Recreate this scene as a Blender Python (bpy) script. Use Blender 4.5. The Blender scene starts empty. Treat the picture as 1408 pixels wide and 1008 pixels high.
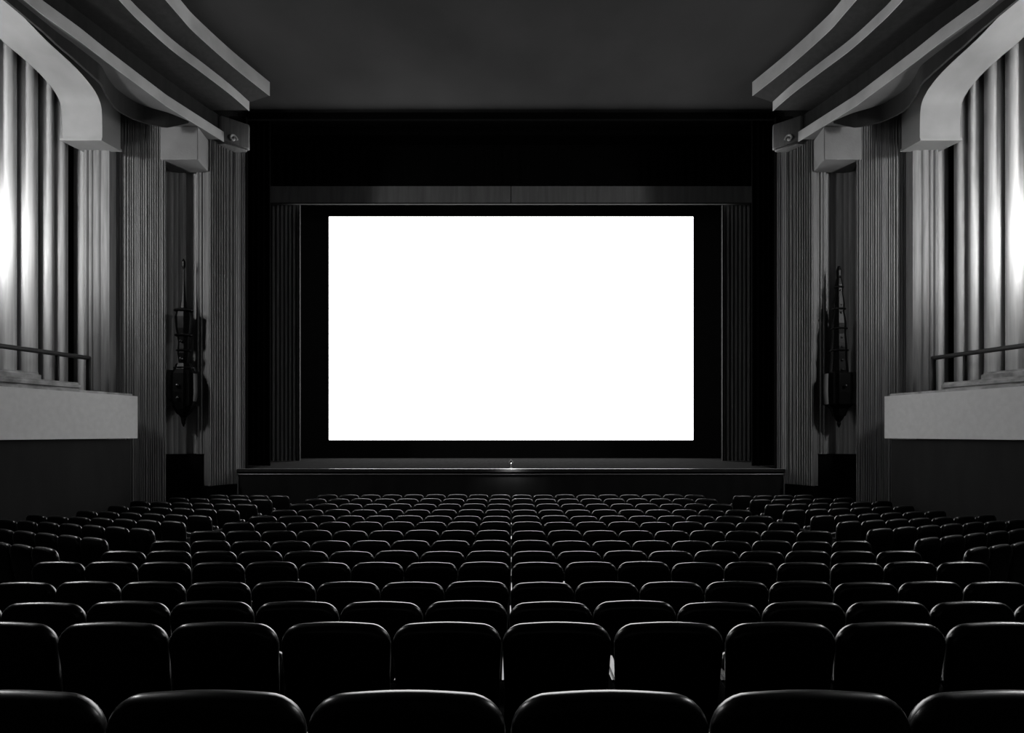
import bpy, bmesh, math, random
from mathutils import Vector, Matrix
random.seed(7)
scene = bpy.context.scene
COL = scene.collection

# ------------------------------------------------------------------ camera
E = 2.48                       # eye height above the flat floor by the stage
F = 800.0                      # focal length in photo pixels (1408 wide)
HY = 595.0                     # horizon row
CX = 702.7
cam = bpy.data.cameras.new('camera')
cam.sensor_width = 36.0
cam.lens = F / 1408 * 36.0
cam.shift_y = (HY - 504.0) / 1408
cam.shift_x = (704 - CX) / 1408
cam.clip_end = 200
co = bpy.data.objects.new('camera', cam)
co.location = (0, 0, E)
co.rotation_euler = (math.pi / 2, 0, 0)
COL.objects.link(co)
scene.camera = co

# ------------------------------------------------------------------ world, view
w = bpy.data.worlds.new('world')
w.use_nodes = True
w.node_tree.nodes['Background'].inputs[0].default_value = (0, 0, 0, 1)
w.node_tree.nodes['Background'].inputs[1].default_value = 0.0
scene.world = w
vs = scene.view_settings
vs.view_transform = 'Standard'
vs.look = 'None'
vs.exposure = 0.0
vs.gamma = 1.0
vs.use_curve_mapping = False
SCREEN_L = 5.0                 # radiance of the lit screen
LAMP_L = 85.0                  # radiance of the small glass lamps in the side bays
LAMP_FILL = 240.0               # radiance of the unseen fill lamps added in the bays

# ------------------------------------------------------------------ materials
def mat(name, v, rough=0.7, spec=0.3, var=0.0, scale=2.0, bump=0.0, bscale=40.0,
        stretch=(1, 1, 1), sheen=0.0, sheen_rough=0.3, metal=0.0, coat=0.0):
    m = bpy.data.materials.new(name)
    m.use_nodes = True
    nt = m.node_tree
    b = nt.nodes['Principled BSDF']
    b.inputs['Base Color'].default_value = (v, v, v, 1)
    b.inputs['Roughness'].default_value = rough
    b.inputs['Specular IOR Level'].default_value = spec
    b.inputs['Metallic'].default_value = metal
    b.inputs['Sheen Weight'].default_value = sheen
    b.inputs['Sheen Roughness'].default_value = sheen_rough
    b.inputs['Coat Weight'].default_value = coat
    if var or bump:
        tc = nt.nodes.new('ShaderNodeTexCoord')
        mp = nt.nodes.new('ShaderNodeMapping')
        mp.inputs['Scale'].default_value = stretch
        nt.links.new(tc.outputs['Object'], mp.inputs['Vector'])
    if var:
        n = nt.nodes.new('ShaderNodeTexNoise')
        n.inputs['Scale'].default_value = scale
        n.inputs['Detail'].default_value = 5
        nt.links.new(mp.outputs[0], n.inputs['Vector'])
        r = nt.nodes.new('ShaderNodeValToRGB')
        r.color_ramp.elements[0].position = 0.3
        r.color_ramp.elements[1].position = 0.7
        lo, hi = v * (1 - var), v * (1 + var)
        r.color_ramp.elements[0].color = (lo, lo, lo, 1)
        r.color_ramp.elements[1].color = (hi, hi, hi, 1)
        nt.links.new(n.outputs['Fac'], r.inputs['Fac'])
        nt.links.new(r.outputs['Color'], b.inputs['Base Color'])
    if bump:
        n2 = nt.nodes.new('ShaderNodeTexNoise')
        n2.inputs['Scale'].default_value = bscale
        n2.inputs['Detail'].default_value = 4
        nt.links.new(mp.outputs[0], n2.inputs['Vector'])
        bp = nt.nodes.new('ShaderNodeBump')
        bp.inputs['Strength'].default_value = bump
        bp.inputs['Distance'].default_value = 0.02
        nt.links.new(n2.outputs['Fac'], bp.inputs['Height'])
        nt.links.new(bp.outputs[0], b.inputs['Normal'])
    return m

def emit(name, v, s):
    m = bpy.data.materials.new(name)
    m.use_nodes = True
    b = m.node_tree.nodes['Principled BSDF']
    b.inputs['Base Color'].default_value = (v, v, v, 1)
    b.inputs['Emission Color'].default_value = (1, 1, 1, 1)
    b.inputs['Emission Strength'].default_value = s
    return m

M = dict(
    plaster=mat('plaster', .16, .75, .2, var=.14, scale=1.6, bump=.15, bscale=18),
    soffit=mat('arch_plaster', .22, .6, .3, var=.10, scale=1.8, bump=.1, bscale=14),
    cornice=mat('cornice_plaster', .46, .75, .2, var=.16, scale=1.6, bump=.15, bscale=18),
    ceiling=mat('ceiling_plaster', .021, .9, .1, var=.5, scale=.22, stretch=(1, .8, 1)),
    frieze=mat('dark_frieze_and_recess_shade', .015, .8, .2, var=.25, scale=3, stretch=(3, 3, .3)),  # dark frieze paint; also stands in for shade in cove and lower soffit
    flute=mat('fluted_plaster', .14, .6, .35, var=.22, scale=3.0, stretch=(6, 6, .35), bump=.12, bscale=30),
    niche=mat('niche_plaster', .42, .75, .2, var=.22, scale=2.5, stretch=(8, 8, .3)),
    panel=mat('bay_panel', .40, .45, .4, var=.16, scale=4, stretch=(6, 6, .25)),
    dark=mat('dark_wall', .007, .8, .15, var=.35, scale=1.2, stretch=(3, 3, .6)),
    black=mat('black_paint', .003, .95, .0),
    masking=mat('screen_masking', .010, .95, .05, var=.1),
    fascia=mat('balcony_plaster', .6, .8, .15, var=.05, scale=9, bump=.1, bscale=60),
    ledge=mat('ledge_stone', .22, .6, .3, var=.55, scale=4),
    metal=mat('dark_iron', .006, .55, .3),
    bronze=mat('dark_bronze', .002, .35, .08),
    gloss=mat('polished_bronze', .01, .2, .6),
    deck=mat('stage_boards', .024, .95, .0, var=.2, scale=2, stretch=(6, .6, 1)),
    nosing=mat('stage_nosing', .16, .28, .6),
    curtain=mat('stage_curtain', .14, .8, .15, var=.15, scale=3, stretch=(3, 3, .2), sheen=.2),
    hem=mat('curtain_hem', .022, .85, .1),
    velvetblack=mat('black_velvet', .003, .95, .02),
    velvet=mat('seat_velvet', .003, .30, .5, sheen=.12, sheen_rough=.2),
    wood=mat('seat_wood', .03, .3, .5),
    iron=mat('seat_iron', .015, .45, .4),
    carpet=mat('carpet', .012, .95, .05, var=.3, scale=8),
    doorm=mat('door_black', .002, .9, .05),
    screen=emit('screen_white', .8, SCREEN_L),
    lamp=emit('lamp_glass', .8, LAMP_L),
    lampfill=emit('fill_lamp_glass', .8, LAMP_FILL),
    foot=emit('pilot_glass', .8, 1500.0),
)

# ------------------------------------------------------------------ helpers
def me_obj(name, verts, faces, m, parent=None, smooth=False):
    me = bpy.data.meshes.new(name)
    me.from_pydata([tuple(v) for v in verts], [], faces)
    me.update()
    bm = bmesh.new(); bm.from_mesh(me)
    bmesh.ops.recalc_face_normals(bm, faces=bm.faces)
    bm.to_mesh(me); bm.free()
    if smooth:
        me.polygons.foreach_set('use_smooth', [True] * len(me.polygons))
    me.materials.append(M[m])
    o = bpy.data.objects.new(name, me)
    COL.objects.link(o)
    if parent is not None:
        o.parent = parent
    return o

class G:
    """collects geometry of ONE part; sx = -1 mirrors across the hall's axis"""
    def __init__(s, sx=1):
        s.v, s.f, s.sx = [], [], sx
    def add(s, vs, fs):
        n = len(s.v)
        s.v += [(x * s.sx, y, z) for x, y, z in vs]
        s.f += [tuple(i + n for i in f) for f in fs]
    def box(s, x0, x1, y0, y1, z0, z1):
        vs = [(x, y, z) for z in (z0, z1) for y in (y0, y1) for x in (x0, x1)]
        s.add(vs, [(0, 1, 3, 2), (4, 6, 7, 5), (0, 4, 5, 1), (2, 3, 7, 6), (0, 2, 6, 4), (1, 5, 7, 3)])
    def prism(s, plan, z0, z1):
        n = len(plan)
        vs = [(x, y, z0) for x, y in plan] + [(x, y, z1) for x, y in plan]
        fs = [(i, (i + 1) % n, (i + 1) % n + n, i + n) for i in range(n)]
        s.add(vs, fs + [tuple(range(n)), tuple(range(2 * n - 1, n - 1, -1))])
    def loft(s, rings, closed=True, caps=True):
        n = len(rings[0]); vs = [p for r in rings for p in r]; fs = []
        for k in range(len(rings) - 1):
            for i in range(n if closed else n - 1):
                a, b = k * n + i, k * n + (i + 1) % n
                fs.append((a, b, b + n, a + n))
        if caps and closed:
            fs += [tuple(range(n)), tuple(range((len(rings) - 1) * n, len(rings) * n))]
        s.add(vs, fs)
    def lathe(s, cx, cy, prof, n=12, squash=1.0, sq_cut=None):
        rings = []
        for r, z in prof:
            rings.append([(cx + r * math.cos(2 * math.pi * (i + .5) / n),
                           cy + squash * r * math.sin(2 * math.pi * (i + .5) / n), z) for i in range(n)])
        s.loft(rings)
    def tube(s, p, q, r, n=8):
        p, q = Vector(p), Vector(q); d = (q - p).normalized()
        a = d.orthogonal().normalized(); b = d.cross(a)
        s.loft([[tuple(c + r * (math.cos(2 * math.pi * i / n) * a + math.sin(2 * math.pi * i / n) * b)) for i in range(n)] for c in (p, q)])
    def build(s, name, m, parent=None, smooth=False):
        return me_obj(name, s.v, s.f, m, parent, smooth)

def struct(o):
    o['kind'] = 'structure'
    return o

def tag(o, label, cat, group=None):
    o['label'] = label; o['category'] = cat
    if group:
        o['group'] = group
    return o

def empty(name, loc=(0, 0, 0), rz=0.0):
    o = bpy.data.objects.new(name, None)
    o.empty_display_size = .2
    o.location = loc; o.rotation_euler = (0, 0, rz)
    COL.objects.link(o)
    return o

def autosmooth(o, ang=35):
    me = o.data
    me.polygons.foreach_set('use_smooth', [True] * len(me.polygons))
    bm = bmesh.new(); bm.from_mesh(me)
    for e in bm.edges:
        if len(e.link_faces) == 2 and e.calc_face_angle(0) > math.radians(ang):
            e.smooth = False
    bm.to_mesh(me); bm.free()
    return o

def bevel(o, wd=.02, seg=2):
    me = o.data
    bm = bmesh.new(); bm.from_mesh(me)
    es = [e for e in bm.edges if len(e.link_faces) == 2 and e.calc_face_angle(0) > .6]
    bmesh.ops.bevel(bm, geom=es, offset=wd, segments=seg, affect='EDGES', clamp_overlap=True)
    bm.to_mesh(me); bm.free()
    return autosmooth(o)

def interp(tab, t):
    if t <= tab[0][0]:
        return tab[0][1]
    for (a, u), (b, v) in zip(tab, tab[1:]):
        if t <= b:
            return u + (v - u) * (t - a) / (b - a)
    return tab[-1][1]

CEIL = E + 9.14

# ------------------------------------------------------------------ floor
ROWD = [1.58, 2.87, 3.78, 4.93, 6.0, 7.0, 7.97, 8.95, 9.95, 10.95, 11.95, 12.95, 13.9, 14.8]
ROWY = [948, 854, 826, 799, 772, 757, 743, 729, 717.5, 709, 700.5, 692.5, 685.5, 680]
SEAT_H = 0.90
FLOOR = [(-6.0, 2.05), (0.0, 1.22)] + [(d, E - (y - HY) / F * d - SEAT_H) for d, y in zip(ROWD, ROWY)]
FLOOR += [(15.5, FLOOR[-1][1]), (30, FLOOR[-1][1])]
def floor_z(d):
    return interp(FLOOR, d)
FZ = FLOOR[-1][1]
g = G()
ys = [-4.0, -2, 0] + ROWD + [15.5, 17.0]
top = [[(-13, y, floor_z(y)), (13, y, floor_z(y))] for y in ys]
bot = [[(-13, y, floor_z(y) - .3), (13, y, floor_z(y) - .3)] for y in ys]
g.loft([[a[0], a[1], b[1], b[0]] for a, b in zip(top, bot)])
struct(g.build('floor', 'carpet'))

# ------------------------------------------------------------------ ceiling and end walls
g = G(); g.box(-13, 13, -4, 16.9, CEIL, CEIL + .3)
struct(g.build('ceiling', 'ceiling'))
g = G(); g.box(-13, 13, -4.3, -4, 0, CEIL + .3)
struct(g.build('wall_back', 'dark'))
# proscenium header (black) and the stage house behind it
wf = G(); wf.box(-12, 12, 16.6, 16.7, E + 8.95, CEIL)
wf = struct(wf.build('wall_front', 'black'))
for s in (1, -1):
    g = G(s); g.box(-12, -7.50, 16.46, 16.56, FZ - .1, E + 8.95)
    g.build('proscenium_jamb', 'black', wf)
g = G(); g.box(-12, 12, 23.3, 23.6, FZ, CEIL + 1)
struct(g.build('wall_stage_rear', 'black'))
for s, nm in ((1, 'left'), (-1, 'right')):
    g = G(s); g.box(-12.2, -12, 16.9, 23.6, FZ, CEIL + 1)
    struct(g.build('wall_stage_' + nm, 'black'))
g = G(); g.box(-12.2, 12.2, 16.9, 23.6, CEIL + 1, CEIL + 1.2)
struct(g.build('ceiling_stage', 'black'))

# ------------------------------------------------------------------ fluted side walls
def fluted_plan(p, q, n, depth, back, duty=.62, seed=0, wave=None):
    """closed plan polygon: reeded front from p to q (front on the hall side), flat back"""
    rnd = random.Random(seed)
    p, q = Vector(p), Vector(q)
    t = (q - p); L = t.length; t.normalize()
    nrm = Vector((-t.y, t.x))
    if nrm.dot(Vector((0, 0)) - p) < 0:
        nrm = -nrm
    ws = [rnd.uniform(.7, 1.3) for _ in range(n)]
    tot = sum(ws); pts = []; u = 0.0
    for wd in ws:
        wd = wd / tot * L
        a = u + wd * (1 - duty) / 2; b = u + wd * (1 + duty) / 2
        pts.append(p + t * u)
        dd = depth * rnd.choice((.15, .5, 1, 1, 1.3))
        for k in range(6):
            ph = math.pi * k / 5
            c = (a + b) / 2 - (b - a) / 2 * math.cos(ph)
            pts.append(p + t * c + nrm * dd * math.sin(ph))
        u += wd
    pts.append(q.copy())
    bk = nrm * -back
    pts += [q + bk, p + bk]
    return [(v.x, v.y) for v in pts]

def wx(d):                      # balcony/fascia line of the left wall
    return -11.857 + .207 * d
def ax(d):                      # arch wall line
    return -12.06 + .2 * d

def smooth_curve(pts, n=6):
    """Catmull-Rom through a list of tuples"""
    out = []
    P = [pts[0]] + list(pts) + [pts[-1]]
    for i in range(1, len(P) - 2):
        for k in range(n):
            t = k / n
            out.append(tuple(.5 * (2 * b + (c - a) * t + (2 * a - 5 * b + 4 * c - d) * t * t + (3 * b - a - 3 * c + d) * t ** 3)
                             for a, b, c, d in zip(P[i - 1], P[i], P[i + 1], P[i + 2])))
    out.append(tuple(pts[-1]))
    return out

door_n = 0
trim_n = 0
for s, side in ((1, 'left'), (-1, 'right')):
    # lower dark wall below the balcony, running back past the camera
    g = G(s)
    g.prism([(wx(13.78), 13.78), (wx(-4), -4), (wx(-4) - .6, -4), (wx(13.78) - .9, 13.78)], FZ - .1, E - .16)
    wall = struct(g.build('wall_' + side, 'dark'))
    # pier beside the stage
    g = G(s); g.prism(fluted_plan((-7.43, 16.25), (-7.95, 15.3), 17, .024, .5, seed=3), FZ, E + 8.42)
    autosmooth(g.build('pier', 'flute', wall), 50)
    g = G(s); g.prism([(-7.50, 15.94), (-7.92, 15.17), (-8.2, 15.25), (-7.8, 15.98)], FZ, E - 1.40)
    g.build('plinth', 'black', wall)
    # narrow reeded strip next to the niche
    g = G(s); g.prism(fluted_plan((-8.0, 15.40), (-8.29, 15.32), 4, .03, .3, seed=5, duty=.8), E - .56, E + 7.5)
    autosmooth(g.build('reeded_strip', 'flute', wall), 50)
    # niche wall with the wall ornament, above the door
    g = G(s); g.prism(fluted_plan((-8.20, 15.52), (-9.35, 15.22), 8, .012, .3, seed=9, duty=.9), E - .56, E + 7.9)
    autosmooth(g.build('niche_wall', 'niche', wall), 50)
    # broad pier between niche and balcony
    g = G(s); g.prism(fluted_plan((-8.72, 14.70), (-9.66, 13.96), 25, .018, .9, seed=11), FZ, E + 7.9)
    autosmooth(g.build('pier', 'flute', wall), 50)
    # reeded pilaster under the arch end
    g = G(s); g.prism(fluted_plan((-9.53, 13.80), (-10.12, 13.80), 4, .045, .5, seed=2, duty=.85), E + .5, E + 6.75)
    autosmooth(g.build('pilaster', 'flute', wall), 50)
    # wall above and behind: closes the gap over the piers up to the ceiling
    g = G(s)
    g.prism([(-7.9, 16.5), (-9.6, 15.6), (-10.6, 14.6), (-10.9, 14.6), (-10.9, 16.8), (-7.6, 16.8)], FZ, CEIL)
    g.build('rear_shell', 'dark', wall)
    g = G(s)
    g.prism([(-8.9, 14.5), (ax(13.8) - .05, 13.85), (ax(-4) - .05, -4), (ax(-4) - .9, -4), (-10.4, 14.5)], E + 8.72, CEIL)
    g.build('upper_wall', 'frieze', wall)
    # back of the bay
    bxl = lambda d: -13.46 + .2 * d
    g = G(s)
    g.prism([(bxl(14.6), 14.6), (bxl(4), 4), (bxl(4) - .4, 4), (bxl(14.6) - .4, 14.6)], E + .4, E + 9.0)
    g.build('bay_wall', 'dark', wall)
    # the tall panels of the bay: plan position follows the seams seen between them
    def on_back(px):
        u = (px - CX) / F
        d = 13.26 / (.2 - u)
        return d
    seams = [(119, 107), (93, 75), (73.5, 59), (52, 30), (23, 0), (-8, -30), (-38, -60), (-69, -92), (-102, -126), (-138, -166), (-180, -214)]
    tn = Vector((.2, 1)).normalized(); nr = Vector((1, -.2)).normalized()
    for k, (pa, pb) in enumerate(seams):
        da, db = on_back(pa), on_back(pb)
        a = Vector((-13.26 + .2 * da, da)); b = Vector((-13.26 + .2 * db, db))
        plan = []
        for i in range(9):
            t = i / 8
            bul = .07 * (1 - (2 * t - 1) ** 2) + (.03 if 0 < i < 8 else 0)
            c = a.lerp(b, t) + nr * bul
            plan.append((c.x, c.y))
        plan += [tuple(b - nr * .12), tuple(a - nr * .12)]
        g = G(s); g.prism(plan, E + .5, E + 8.9)
        autosmooth(g.build('bay_panel', 'panel', wall), 40)
    # near end of the bay (behind the frame edge) closing wall
    g = G(s); g.prism([(ax(4.3) , 4.3), (ax(3.9), 3.9), (-13.3, 3.9), (-13.3, 4.3)], E + .4, E + 9.0)
    g.build('bay_end_wall', 'soffit', wall)
    g = G(s); g.prism([(ax(3.95), 3.95), (ax(-4), -4), (ax(-4) - .5, -4), (ax(3.95) - .5, 3.95)], E - .2, CEIL)
    g.build('side_wall', 'dark', wall)

    # arch over the bay: thick band following the rounded opening
    inner = [(13.36, 6.745), (13.36, 7.05), (13.35, 7.35), (13.31, 7.55), (13.21, 7.70), (13.06, 7.82), (12.84, 7.93), (12.57, 8.02), (12.04, 8.15), (11.45, 8.36), (10.6, 8.60), (9.4, 8.72), (4.0, 8.74)]
    outer = [(13.84, 6.73), (13.84, 7.05), (13.84, 7.35), (13.84, 7.60), (13.80, 7.80), (13.55, 7.92), (13.25, 8.05), (12.85, 8.20), (12.20, 8.38), (11.60, 8.58), (10.7, 8.78), (9.4, 8.86), (4.0, 8.86)]
    inner = smooth_curve(inner, 4); outer = smooth_curve(outer, 4)
    g = G(s); rings = []
    th = .92
    for (d1, z1), (d2, z2) in zip(inner, outer):
        rings.append([(ax(d1), d1, E + z1), (ax(d2), d2, E + z2), (ax(d2) - th, d2 + .0, E + z2), (ax(d1) - th, d1 + .0, E + z1)])
    g.loft(rings)
    autosmooth(g.build('arch', 'soffit', wall), 40)
    # corbel lip under the arch end
    g = G(s); g.prism([(ax(13.34) + .02, 13.32), (ax(13.86) + .02, 13.86), (ax(13.86) - .9, 13.86), (ax(13.34) - .94, 13.32)], E + 6.69, E + 6.745)
    g.build('corbel_lip', 'soffit', wall)

    # block over the niche
    g = G(s); g.prism([(-8.80, 14.6), (-7.86, 14.6), (-7.96, 15.32), (-9.0, 15.4)], E + 6.86, E + 7.69)
    bevel(g.build('niche_block', 'plaster', wall), .015, 1)
    # capital block at the top of the pier beside the stage
    cap = G(s); cap.prism([(-7.66, 15.4), (-7.14, 15.86), (-7.18, 15.98), (-7.9, 16.0), (-7.95, 15.45)], E + 7.74, E + 8.4)
    cap.prism([(-7.60, 15.45), (-7.19, 15.86), (-7.24, 15.95), (-7.85, 15.98), (-7.9, 15.5)], E + 7.68, E + 7.75)
    cap = bevel(cap.build('capital', 'flute', wall), .02, 1)
    g = G(s)                     # little scroll on the capital
    for k in range(14):
        a0, a1 = k * .5, (k + 1) * .5
        r0, r1 = .11 * (1 - k / 16), .11 * (1 - (k + 1) / 16)
        c = (-7.42, 15.56)
        P = lambda a, r: (c[0] + .62 * r * math.cos(a), c[1] + .78 * r * math.cos(a) - .02, E + 7.86 + r * math.sin(a))
        g.tube(P(a0, r0), P(a1, r1), .028, 6)
    g.build('scroll', 'fascia', cap)

    # ---------------- cornices (one trim per side)
    trim_n += 1
    A1 = smooth_curve([(-7.0, -4), (-7.0, 8), (-7.02, 11.0), (-6.98, 12.29), (-6.93, 12.83), (-6.67, 13.95), (-6.29, 15.17)], 5)
    A2 = smooth_curve([(-7.56, -4), (-7.56, 8), (-7.57, 11.2), (-7.52, 12.02), (-7.40, 12.76), (-7.17, 13.53), (-6.93, 14.40), (-6.80, 15.12)], 5)
    def band(line, z0, z1, back, name, m, parent, end=None):
        """vertical band along a plan line, with depth towards the wall"""
        g = G(s); rings = []
        for x, y in line:
            rings.append([(x, y, E + z0), (x, y, E + z1), (x - back, y, E + z1), (x - back, y, E + z0)])
        g.loft(rings)
        return autosmooth(g.build(name, m, parent), 40)
    t0 = band(A1, 8.78, 9.14, .012, 'trim_%d' % trim_n, 'cornice', None)
    struct(t0)
    band(A2, 8.36, 8.60, .012, 'lower_band', 'cornice', t0)
    band([(x - .012, y) for x, y in A2], 8.38, 8.58, 1.5, 'lower_soffit', 'frieze', t0)  # dark colour stands in for the shade under the lower band
    # cove between the two bands, its shade put in as dark colour
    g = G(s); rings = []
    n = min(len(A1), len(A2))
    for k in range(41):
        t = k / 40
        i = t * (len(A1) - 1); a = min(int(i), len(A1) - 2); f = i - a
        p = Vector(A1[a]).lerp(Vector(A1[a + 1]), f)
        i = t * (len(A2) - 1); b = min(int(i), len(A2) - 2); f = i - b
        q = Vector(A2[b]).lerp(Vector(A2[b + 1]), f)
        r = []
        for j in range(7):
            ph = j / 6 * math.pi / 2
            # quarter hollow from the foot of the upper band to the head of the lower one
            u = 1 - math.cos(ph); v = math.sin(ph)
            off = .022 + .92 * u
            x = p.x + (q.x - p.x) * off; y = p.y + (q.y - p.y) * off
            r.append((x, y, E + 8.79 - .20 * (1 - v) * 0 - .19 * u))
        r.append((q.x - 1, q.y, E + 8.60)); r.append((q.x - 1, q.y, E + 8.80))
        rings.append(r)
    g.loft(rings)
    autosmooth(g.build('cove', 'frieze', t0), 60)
    # dark frieze behind
    fr = [(x - .38, y) for x, y in smooth_curve([(-8.5, -4), (-8.5, 8), (-8.36, 10.7), (-8.12, 12.0), (-7.86, 13.4), (-7.40, 15.2), (-7.3, 15.6)], 5)]
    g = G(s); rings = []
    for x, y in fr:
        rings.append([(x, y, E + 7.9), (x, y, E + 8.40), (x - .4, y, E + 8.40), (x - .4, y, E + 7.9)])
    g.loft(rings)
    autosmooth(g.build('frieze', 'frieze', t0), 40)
    # middle band
    trim_n += 1
    B = [(-8.95, -4), (-8.9, 8), (-8.62, 10.73), (-8.47, 11.45), (-8.40, 12.03), (-8.30, 12.65), (-8.12, 13.72), (-7.88, 14.5), (-7.60, 15.40)]
    g = G(s); rings = []
    for x, y in B:
        bk = .02
        rings.append([(x, y, E + 7.70), (x, y, E + 7.96), (x - bk, y, E + 7.96), (x - bk, y, E + 7.70)])
    g.loft(rings)
    t1 = struct(autosmooth(g.build('trim_%d' % trim_n, 'cornice'), 40))
    # flat underside and the curved dark fascia below it
    Fc = smooth_curve([(-8.95, 8.0), (-8.76, 10.9), (-8.68, 11.5), (-8.62, 12.0), (-8.62, 12.25), (-8.76, 12.65), (-8.84, 13.1), (-8.70, 13.66), (-8.25, 14.03), (-7.98, 14.4)], 5)
    zb = [(8, 7.62), (10.9, 7.52), (12, 7.36), (13.1, 7.26), (14.0, 7.34), (14.4, 7.66)]
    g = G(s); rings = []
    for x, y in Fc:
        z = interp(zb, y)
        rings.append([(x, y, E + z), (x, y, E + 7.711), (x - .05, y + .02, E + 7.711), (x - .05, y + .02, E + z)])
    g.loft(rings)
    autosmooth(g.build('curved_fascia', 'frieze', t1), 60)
    g = G(s); rings = []
    for k in range(61):
        y = 8 + (15.3 - 8) * k / 60
        x = interp([(b[1], b[0]) for b in B], y)
        xe = min(x - .06, interp([(f[1], f[0]) for f in Fc], y) - .04) if y < 14.35 else x - .75
        rings.append([(x - .015, y, E + 7.712), (x - .015, y, E + 7.76), (xe, y, E + 7.76), (xe, y, E + 7.712)])
    g.loft(rings)
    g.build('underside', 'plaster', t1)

    # ---------------- door in the niche
    door_n += 1
    g = G(s); g.prism([(-8.02, 15.42), (-9.2, 15.12), (-9.22, 15.2), (-8.04, 15.5)], FZ, E - .56)
    dr = struct(g.build('door_%d' % door_n, 'doorm'))
    g = G(s); g.tube((-8.3, 15.42, FZ + 1.0), (-8.3, 15.42, FZ + 1.12), .012)
    g.build('door_handle', 'metal', dr)

# ------------------------------------------------------------------ balconies
for s in (1, -1):
    # top-level object sits at the far end of the balcony front
    r = empty('balcony')
    tag(r, 'pale plain balcony front with iron rail, on the wall of the %s spire' % ('thin-tipped' if s > 0 else 'beaded'), 'balcony', 'mirrored balcony fronts on the side walls')
    d0, d1 = 13.8, 3.5
    def strip(off, z0, z1, back, da, db, name, m):
        g = G(s)
        g.prism([(wx(da) + off, da), (wx(db) + off, db), (wx(db) + off - back, db), (wx(da) + off - back, da)], E + z0, E + z1)
        return g.build(name, m, r)
    strip(.10, -.135, .865, .5, 13.85, d1, 'fascia', 'fascia')
    strip(.0, .865, .92, .5, 13.82, d1, 'lip', 'ledge')
    bevel(strip(-.04, .92, 1.08, .4, 12.62, d1, 'ledge', 'ledge'), .05, 3)
    bevel(strip(-.32, 1.05, 1.24, .35, 12.05, d1, 'upper_ledge', 'ledge'), .05, 3)
    def rx(d):
        return -12.35 + .2 * d
    g = G(s); g.tube((rx(13.36), 13.36, E + 1.71), (rx(d1), d1, E + 1.71), .05)
    rail = g.build('rail', 'metal', r, True)
    for dpost in (13.33, 12.6, 11.2, 9.8, 8.4, 7.0, 5.6, 4.2):
        g = G(s); g.tube((rx(dpost), dpost, E + .86), (rx(dpost), dpost, E + 1.71), .05 if dpost > 13 else .04)
        g.build('post', 'metal', r, True)

# ------------------------------------------------------------------ lamps in the side bays (just past the picture's edge; farther pair is added fill)
for s, dl in ((1, 11.3), (-1, 11.3), (1, 9.5), (-1, 9.5)):
    x, y, z = -13.26 + .2 * dl + (.62 if dl > 10 else .5), dl, E + (4.2 if dl > 10 else 6.1)
    r = empty('wall_lamp', (x * s, y, z))
    tag(r, 'glowing bay lamp on panels nearer the stage, wall of the %s spire' % ('thin-tipped' if s > 0 else 'beaded'), 'lamp', 'lamps lighting the side bays')
    if dl < 10:  # unseen farther pair, added to lift the general light
        r['label'] = 'added unseen fill lamp on panels farther from the stage, wall of the %s spire' % ('thin-tipped' if s > 0 else 'beaded')
    g = G(); g.lathe(0, 0, [(.05, -.45), (.14, -.38), (.17, 0), (.14, .38), (.05, .45)], 12)
    g.build('glass', 'lamp' if dl > 10 else 'lampfill', r, True)
    g = G(); g.lathe(0, 0, [(.02, -.60), (.06, -.52), (.09, -.455), (.09, -.44)], 12); g.build('lower_cap', 'metal', r)
    g = G(); g.lathe(0, 0, [(.09, .44), (.09, .455), (.06, .52), (.02, .66)], 12); g.build('upper_cap', 'metal', r)
    g = G(); g.tube((0, 0, -.56), (-.66 * s, .1, -.62), .025); g.build('bracket', 'metal', r)

# ------------------------------------------------------------------ wall ornaments (tall dark spires on the niche walls)
def ornament(cx, cy, prof, plates, label, studs):
    r = empty('wall_ornament', (cx, cy, E))
    tag(r, label, 'wall ornament')
    g = G(); g.lathe(0, 0, prof['spire'], 8, .8); g.build('spire', 'bronze', r)
    g = G(); g.lathe(0, 0, prof['body'], 8, .8); g.build('lantern_body', 'bronze', r)
    g = G(); g.lathe(0, 0, prof['drop'], 8, .8); g.build('drop_finial', 'bronze', r)
    for rad, z, h in plates:
        g = G(); g.lathe(0, 0, [(rad * .8, z - h), (rad, z - h * .4), (rad, z + h * .4), (rad * .7, z + h)], 10, .8)
        g.build('collar', 'bronze', r)
    for z, rr, off in studs:
        g = G(); g.lathe(0, -off, [(rr * .3, z - rr), (rr, z - rr * .4), (rr, z + rr * .4), (rr * .3, z + rr)], 8)
        g.build('boss', 'gloss', r, True)
    # four fins around the body
    for a in range(4):
        th = a * math.pi / 2 + math.pi / 4
        g = G(); R = prof['fin']
        g.box(-.02, .02, .05, R, prof['finz'][0], prof['finz'][1])
        o = g.build('fin', 'bronze', r); o.rotation_euler = (0, 0, th)
    g = G(); g.box(-.05, .05, .1, prof['wall'], -.5 + prof['finz'][0] + .6, prof['finz'][1]); g.build('mount', 'bronze', r)
    return r
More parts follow.
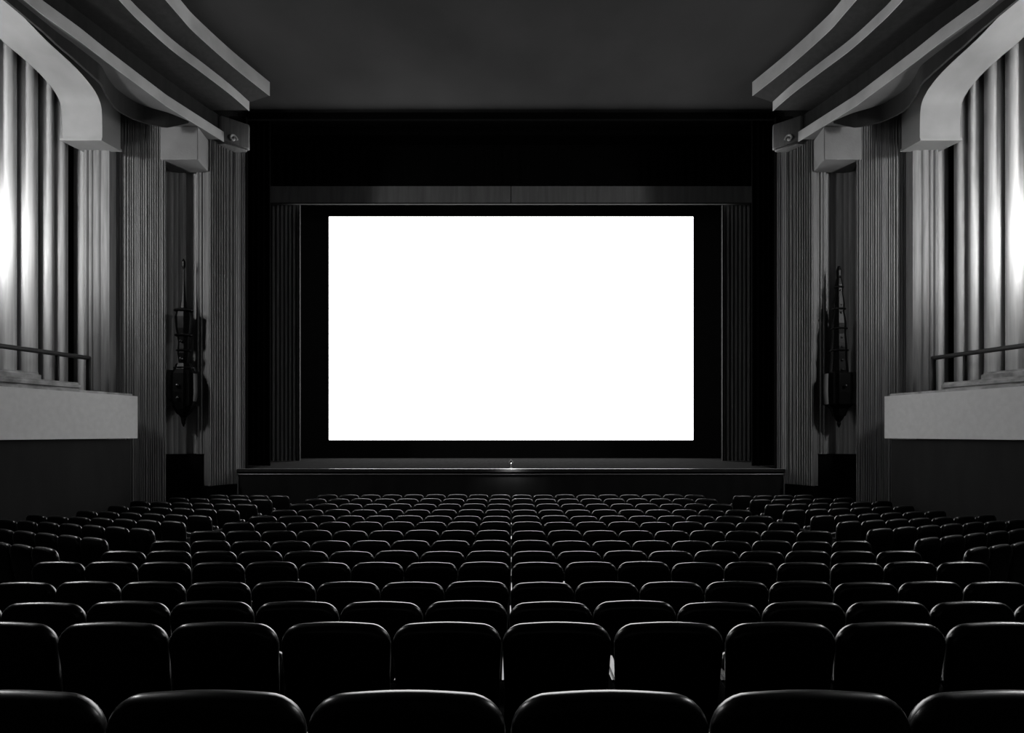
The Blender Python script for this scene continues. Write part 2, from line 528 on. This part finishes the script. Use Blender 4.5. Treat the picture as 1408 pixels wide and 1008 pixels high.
# heights: z above eye at d = 15.0
K = 15.0 / F
zz = lambda y: (HY - y) * K
xl = (252.5 - CX) * K
ornament(xl, 15.0, dict(
    spire=[(.015, zz(356)), (.05, zz(360)), (.05, zz(366)), (.02, zz(370)), (.03, zz(390)), (.055, zz(410)), (.09, zz(424)), (.17, zz(428)), (.21, zz(436)), (.19, zz(452)), (.13, zz(470)), (.15, zz(486)), (.11, zz(500))],
    body=[(.18, zz(500)), (.24, zz(508)), (.33, zz(514)), (.34, zz(540)), (.32, zz(552)), (.24, zz(562)), (.15, zz(570))],
    drop=[(.14, zz(569)), (.07, zz(574)), (.05, zz(582)), (.01, zz(587))], fin=.38, finz=(zz(558), zz(510)), wall=.33),
    [(.24, zz(427), .04), (.22, zz(461), .04), (.19, zz(482), .03), (.25, zz(506), .03)],
    'slender thin-tipped dark metal wall spire with wide lantern foot above the door', [(zz(470), .035, .14), (zz(494), .05, .12), (zz(531), .05, .29), (zz(548), .05, .27)])
xr = (1153.5 - CX) * K
ornament(xr, 15.0, dict(
    spire=[(.03, zz(366)), (.07, zz(372)), (.06, zz(382)), (.10, zz(392)), (.09, zz(402)), (.14, zz(418)), (.13, zz(430)), (.18, zz(445)), (.17, zz(460)), (.20, zz(478)), (.20, zz(495)), (.23, zz(510)), (.22, zz(513))],
    body=[(.24, zz(512)), (.36, zz(514)), (.37, zz(540)), (.35, zz(556)), (.22, zz(562)), (.16, zz(572))],
    drop=[(.15, zz(571)), (.09, zz(577)), (.04, zz(580)), (.05, zz(583)), (.01, zz(588))], fin=.39, finz=(zz(556), zz(513)), wall=.33),
    [(.12, zz(395), .03), (.17, zz(425), .03), (.21, zz(452), .03), (.24, zz(482), .03)],
    'evenly tapering dark metal wall spire with beaded ridge above the door',
    [(zz(y), .028 + .0012 * i, .05 + .014 * i) for i, y in enumerate((381, 400, 420, 431, 454, 465, 478, 496, 509))] + [(zz(532), .04, .31)])

# ------------------------------------------------------------------ stage
SZ = E - 1.0
st = empty('stage', (0, 16, FZ))
tag(st, 'low wide stage with bare boards and black front below the screen', 'stage')
def rel(o, p):
    o.parent = p
    o.matrix_parent_inverse = Matrix.Translation(-Vector(p.location))
    return o
g = G(); g.prism([(-7.54, 16.0), (7.54, 16.0), (7.39, 16.27), (7.39, 16.5), (-7.39, 16.5), (-7.39, 16.27)], SZ - .08, SZ)
rel(g.build('deck', 'deck'), st)
g = G(); g.prism([(-7.38, 16.5), (7.38, 16.5), (7.38, 16.92), (11.98, 16.92), (11.98, 23.29), (-11.98, 23.29), (-11.98, 16.92), (-7.38, 16.92)], SZ - .2, SZ)
struct(g.build('floor_stage', 'deck'))
g = G(); g.box(-7.50, 7.50, 16.06, 16.2, FZ, SZ - .08)
rel(g.build('front_panel', 'dark'), st)
g = G(); rings = []
for x in (-7.56, 7.56):
    rings.append([(x, 16.03 - .03 * math.cos(a) , SZ - .028 + .034 * math.sin(a)) for a in [math.pi * (i / 6 - .5) for i in range(7)]] + [(x, 16.07, SZ + .006), (x, 16.07, SZ - .062)])
g.loft(rings)
rel(autosmooth(g.build('nosing', 'nosing'), 50), st)
g = G(); rings = []
for x in (-7.55, 7.55):
    rings.append([(x, 16.05 - .02 * math.cos(a), SZ - .15 + .02 * math.sin(a)) for a in [math.pi * (i / 6 - .5) for i in range(7)]] + [(x, 16.07, SZ - .13), (x, 16.07, SZ - .17)])
g.loft(rings)
rel(autosmooth(g.build('moulding', 'nosing'), 50), st)
# small pilot lamp at the middle of the stage edge
r = empty('pilot_lamp', (0.0, 16.15, SZ))
tag(r, 'tiny hooded pilot lamp clipped to the middle of the stage edge', 'lamp')
g = G(); g.lathe(0, 0, [(.05, 0), (.05, .02), (.012, .03), (.012, .26)], 8); g.build('stem', 'metal', r)
g = G(); g.tube((0, 0, .255), (0, -.26, .255), .008); g.build('arm', 'metal', r)
g = G(); g.loft([[(q * math.cos(a), -.26 + q * math.sin(a), z) for a in [2 * math.pi * i / 10 for i in range(10)]] for q, z in ((.060, .176), (.052, .20), (.032, .235), (.004, .25))], caps=False)
g.build('hood', 'metal', r)
g = G(); g.lathe(0, -.26, [(.004, .25), (.014, .256), (.004, .268)], 8); g.build('hood_knob', 'nosing', r)
g = G(); g.lathe(0, -.26, [(.008, .172), (.022, .18), (.024, .195), (.02, .21)], 8); g.build('bulb', 'foot', r)

# ------------------------------------------------------------------ screen
sw, zt, zbm = 250.4 * 23 / F, E + (HY - 298) * 23 / F, E + (HY - 605) * 23 / F
scr = empty('cinema_screen', (0, 23.1, SZ))
tag(scr, 'large bright white cinema screen above the stage', 'screen')
g = G(); g.box(-sw, sw, 23.0, 23.04, zbm, zt)
rel(g.build('screen_surface', 'screen'), scr)
for nm, b in (('masking', (-sw - 1.2, -sw, SZ, zt + .9)), ('masking', (sw, sw + 1.2, SZ, zt + .9)),
              ('masking', (-sw, sw, zt, zt + .9)), ('masking', (-sw, sw, SZ, zbm))):
    g = G(); g.box(b[0], b[1], 22.97, 23.06, b[2] + .002, b[3])
    rel(g.build(nm, 'masking'), scr)

# ------------------------------------------------------------------ curtains and pelmet
def curtain_mesh(x0, x1, y, z0, z1, n, amp, seed, thick=.03):
    rnd = random.Random(seed)
    N = n * 8
    fr, bk = [], []
    ph = 0
    for i in range(N + 1):
        t = i / N
        ph = 2 * math.pi * n * t + .7 * math.sin(5 * t + seed)
        a = amp * (.7 + .3 * math.sin(11 * t + seed))
        fr.append((x0 + (x1 - x0) * t, y + a * math.sin(ph)))
        bk.append((x0 + (x1 - x0) * t, y + a * math.sin(ph) + thick))
    return fr + bk[::-1]
CY = 20.5
for s in (1, -1):
    r = empty('stage_curtain', (-8.0 * s, CY, SZ))
    tag(r, 'gathered grey stage curtain beside the screen, on the side of the %s spire' % ('thin-tipped' if s > 0 else 'beaded'), 'curtain', 'stage curtains flanking the screen')
    g = G(s); g.prism(curtain_mesh(-9.7, -7.46, CY, SZ + .01, 0, 15, .045, 3), SZ + .01, E + 8.15)
    rel(autosmooth(g.build('drape', 'curtain'), 60), r)
    g = G(s); g.box(-7.47, -7.43, CY - .06, CY + .05, SZ + .01, E + 8.15)
    rel(g.build('hem', 'hem'), r)
    # black leg in front, just inside the proscenium
    r = empty('side_leg', (-7.8 * s, 17.4, SZ))
    tag(r, 'black velvet drape inside the proscenium, on the side of the %s spire' % ('thin-tipped' if s > 0 else 'beaded'), 'curtain', 'black drapes inside the proscenium')
    g = G(s); g.prism(curtain_mesh(-8.6, -7.20, 17.4, SZ, 0, 9, .05, 5), SZ + .01, E + 9.9)
    rel(autosmooth(g.build('drape', 'velvetblack'), 60), r)
r = empty('pelmet', (0, 20.2, E + 8.0))
tag(r, 'long flat grey pelmet across the top of the screen opening', 'pelmet')
for a, b in ((-8.5, -.012), (.012, 8.5)):
    g = G(); g.box(a, b, 20.15, 20.22, E + (HY - 279) * 20.15 / F, E + (HY - 256) * 20.15 / F)
    rel(g.build('pelmet_panel', 'curtain'), r)
for hx in (-6, 0, 6):
    g = G(); g.tube((hx, 20.19, E + (HY - 256) * 20.15 / F - .02), (hx, 20.19, CEIL + 1), .02)
    rel(g.build('hanger', 'black'), r)
g = G(); g.box(-8.5, 8.5, 20.13, 20.24, E + (HY - 280.5) * 20.15 / F, E + (HY - 279) * 20.15 / F)
rel(g.build('hem', 'hem'), r)

# black border drape above the pelmet
r = empty('border_drape', (0, 20.5, E + 8.2))
tag(r, 'wide black border drape hanging above and behind the grey pelmet', 'curtain')
g = G(); g.prism(curtain_mesh(-9.7, 9.7, 20.5, 0, 0, 60, .03, 8), E + 8.2, CEIL + .98)
rel(autosmooth(g.build('drape', 'velvetblack'), 60), r)
g = G(); g.tube((-9.8, 20.5, CEIL + .96), (9.8, 20.5, CEIL + .96), .04)
rel(g.build('batten', 'black'), r)

# ------------------------------------------------------------------ seats
def rounded_outline(w_top, w_bot, h, rt, rb, n=7):
    """outline in (x, z), counter-clockwise, bottom at z = 0"""
    pts = []
    def arc(cx, cz, r, a0, a1, k):
        for i in range(k + 1):
            a = math.radians(a0 + (a1 - a0) * i / k)
            pts.append((cx + r * math.cos(a), cz + r * math.sin(a)))
    arc(w_bot / 2 - rb, rb, rb, -90, 0, 3)
    arc(w_top / 2 - rt, h - rt, rt, 0, 90, n)
    # slight crown along the top edge
    for i in range(1, 6):
        t = i / 6
        x = (w_top / 2 - rt) * (1 - 2 * t)
        pts.append((x, h + .008 * math.sin(math.pi * t)))
    arc(-(w_top / 2 - rt), h - rt, rt, 90, 180, n)
    arc(-(w_bot / 2 - rb), rb, rb, 180, 270, 3)
    return pts

def cushion_mesh(name, outl, thick, rnd, m, xf):
    cx = 0; cz = sum(p[1] for p in outl) / len(outl)
    hw = max(abs(p[0]) for p in outl); zs = [p[1] for p in outl]; hh = (max(zs) - min(zs)) / 2; cz = (max(zs) + min(zs)) / 2
    rings = []
    steps = 5
    def ring(inset, y):
        return [((x) * (1 - inset / hw), y, cz + (z - cz) * (1 - inset / hh)) for x, z in outl]
    seq = [(rnd * 2.6, -thick / 2 - .006)]
    for i in range(steps + 1):
        a = math.pi / 2 * i / steps
        seq.append((rnd * (1 - math.sin(a)), -thick / 2 + rnd * (1 - math.cos(a))))
    for i in range(steps + 1):
        a = math.pi / 2 * i / steps
        seq.append((rnd * (1 - math.cos(a)), thick / 2 - rnd * (1 - math.sin(a))))
    seq.append((rnd * 2.6, thick / 2 + .012))
    for ins, y in seq:
        rings.append([tuple(xf @ Vector(p)) for p in ring(ins, y)])
    g = G(); g.loft(rings)
    me = bpy.data.meshes.new(name)
    me.from_pydata(g.v, [], g.f); me.update()
    bm = bmesh.new(); bm.from_mesh(me)
    bmesh.ops.recalc_face_normals(bm, faces=bm.faces)
    bm.to_mesh(me); bm.free()
    me.polygons.foreach_set('use_smooth', [True] * len(me.polygons))
    me.materials.append(M[m])
    return me

BH = .56
xf_back = Matrix.Translation((0, .06, SEAT_H - BH)) @ Matrix.Rotation(math.radians(8), 4, 'X')
me_back = cushion_mesh('backrest', rounded_outline(.540, .505, BH / math.cos(math.radians(8)) - .012, .105, .04), .082, .040, 'velvet', xf_back)
xf_cush = Matrix.Translation((0, .15, .30)) @ Matrix.Rotation(math.radians(-14), 4, 'X')
me_cush = cushion_mesh('seat_cushion', rounded_outline(.44, .44, .37, .06, .04, 5), .09, .035, 'velvet', xf_cush)
def simple(name, m, fn, bev=.012):
    g = G(); fn(g)
    o = g.build(name, m)
    bevel(o, bev, 2)
    me = o.data
    bpy.data.objects.remove(o)
    return me
def f_std(g):
    g.prism([(-.022, -.04), (.022, -.04), (.022, .30), (-.022, .30)], 0, .04)
    g.prism([(-.016, .02), (.016, .02), (.016, .24), (-.016, .24)], .03, .56)
me_std = simple('leg', 'iron', f_std, .006)
def f_arm(g):
    g.box(-.028, .028, .03, .38, .56, .60)
me_arm = simple('armrest', 'wood', f_arm, .014)

def put(name, me, parent, x=0.0):
    o = bpy.data.objects.new(name, me)
    COL.objects.link(o); o.parent = parent; o.location = (x, 0, 0)
    return o
P = .55
SPIRE = {True: 'thin-tipped spire', False: 'beaded spire'}
ORD = ['first', 'second', 'third', 'fourth', 'fifth', 'sixth', 'seventh', 'eighth', 'ninth', 'tenth', 'eleventh', 'twelfth', 'thirteenth', 'fourteenth']
nseat = 0
def seat(x, y, rz, label, group, last, dz=0.0):
    global nseat
    nseat += 1
    # corner nearest to the floor slope: sit on the local floor height
    r = empty('theatre_seat', (x, y, floor_z(y) + dz), rz)
    tag(r, label, 'seat', group)
    put('backrest', me_back, r)
    put('seat_cushion', me_cush, r)
    put('armrest', me_arm, r, -P / 2 + .03)
    put('leg', me_std, r, -P / 2 + .03)
    if last:
        put('armrest', me_arm, r, P / 2 - .03)
        put('leg', me_std, r, P / 2 - .03)
    return r
rs = random.Random(21)
XOFF = {0: -.008, 1: -.045, 2: -.02, 3: -.01}
for i, d in enumerate(ROWD):
    k = ORD[len(ROWD) - 1 - i]
    lim = d * .905 + .25
    cols = [c for c in range(-9, 9) if abs((c + .5) * P) < lim]
    for c in cols:
        x = (c + .5) * P + XOFF.get(i, 0)
        n = (-c if c < 0 else c + 1)
        lab = 'black velvet seat, %s row from stage, %s off centre towards the %s' % (k, ORD[n - 1], SPIRE[c < 0])
        grp = 'centre block seats, %s row from the stage' % k
        o = seat(x + rs.uniform(-.004, .004), d + .018, math.radians(rs.uniform(-.5, .5)), lab, grp, c == cols[-1])
        o.location.z += rs.uniform(-.006, .006) if i > 1 else 0
# angled side blocks
side = [(7.15, 27), (8.1, 23), (9.05, 20), (10.0, 17), (10.95, 15), (11.9, 13), (12.85, 11), (13.75, 9), (14.6, 7)]
for s in (-1, 1):
    for j, (d, ang) in enumerate(side):
        a = math.radians(ang)
        k = ORD[len(side) - 1 - j]
        x0 = 5.62 + .05 * math.sin(j * 2.1)
        plan = []
        for c in range(8):
            u = (c + .5) * P
            x = x0 + u * math.cos(a); y = d + u * math.sin(a) + .055
            if x + .35 > -wx(y) - .05 or x / y > .93 or y > 15.0 or (x > 7.6 and y > 14.3):
                break
            plan.append((x, y, c))
        for x, y, c in plan:
            lab = 'black velvet seat, %s angled side row from stage, %s from aisle, %s side' % (k, ORD[c], SPIRE[s < 0])
            o = seat(x * s, y, a * s + math.radians(rs.uniform(-1.5, 1.5)), lab, 'angled side seats, %s row from the stage' % k,
                     (c == plan[-1][2]) if s > 0 else (c == 0))
print('seats', nseat)
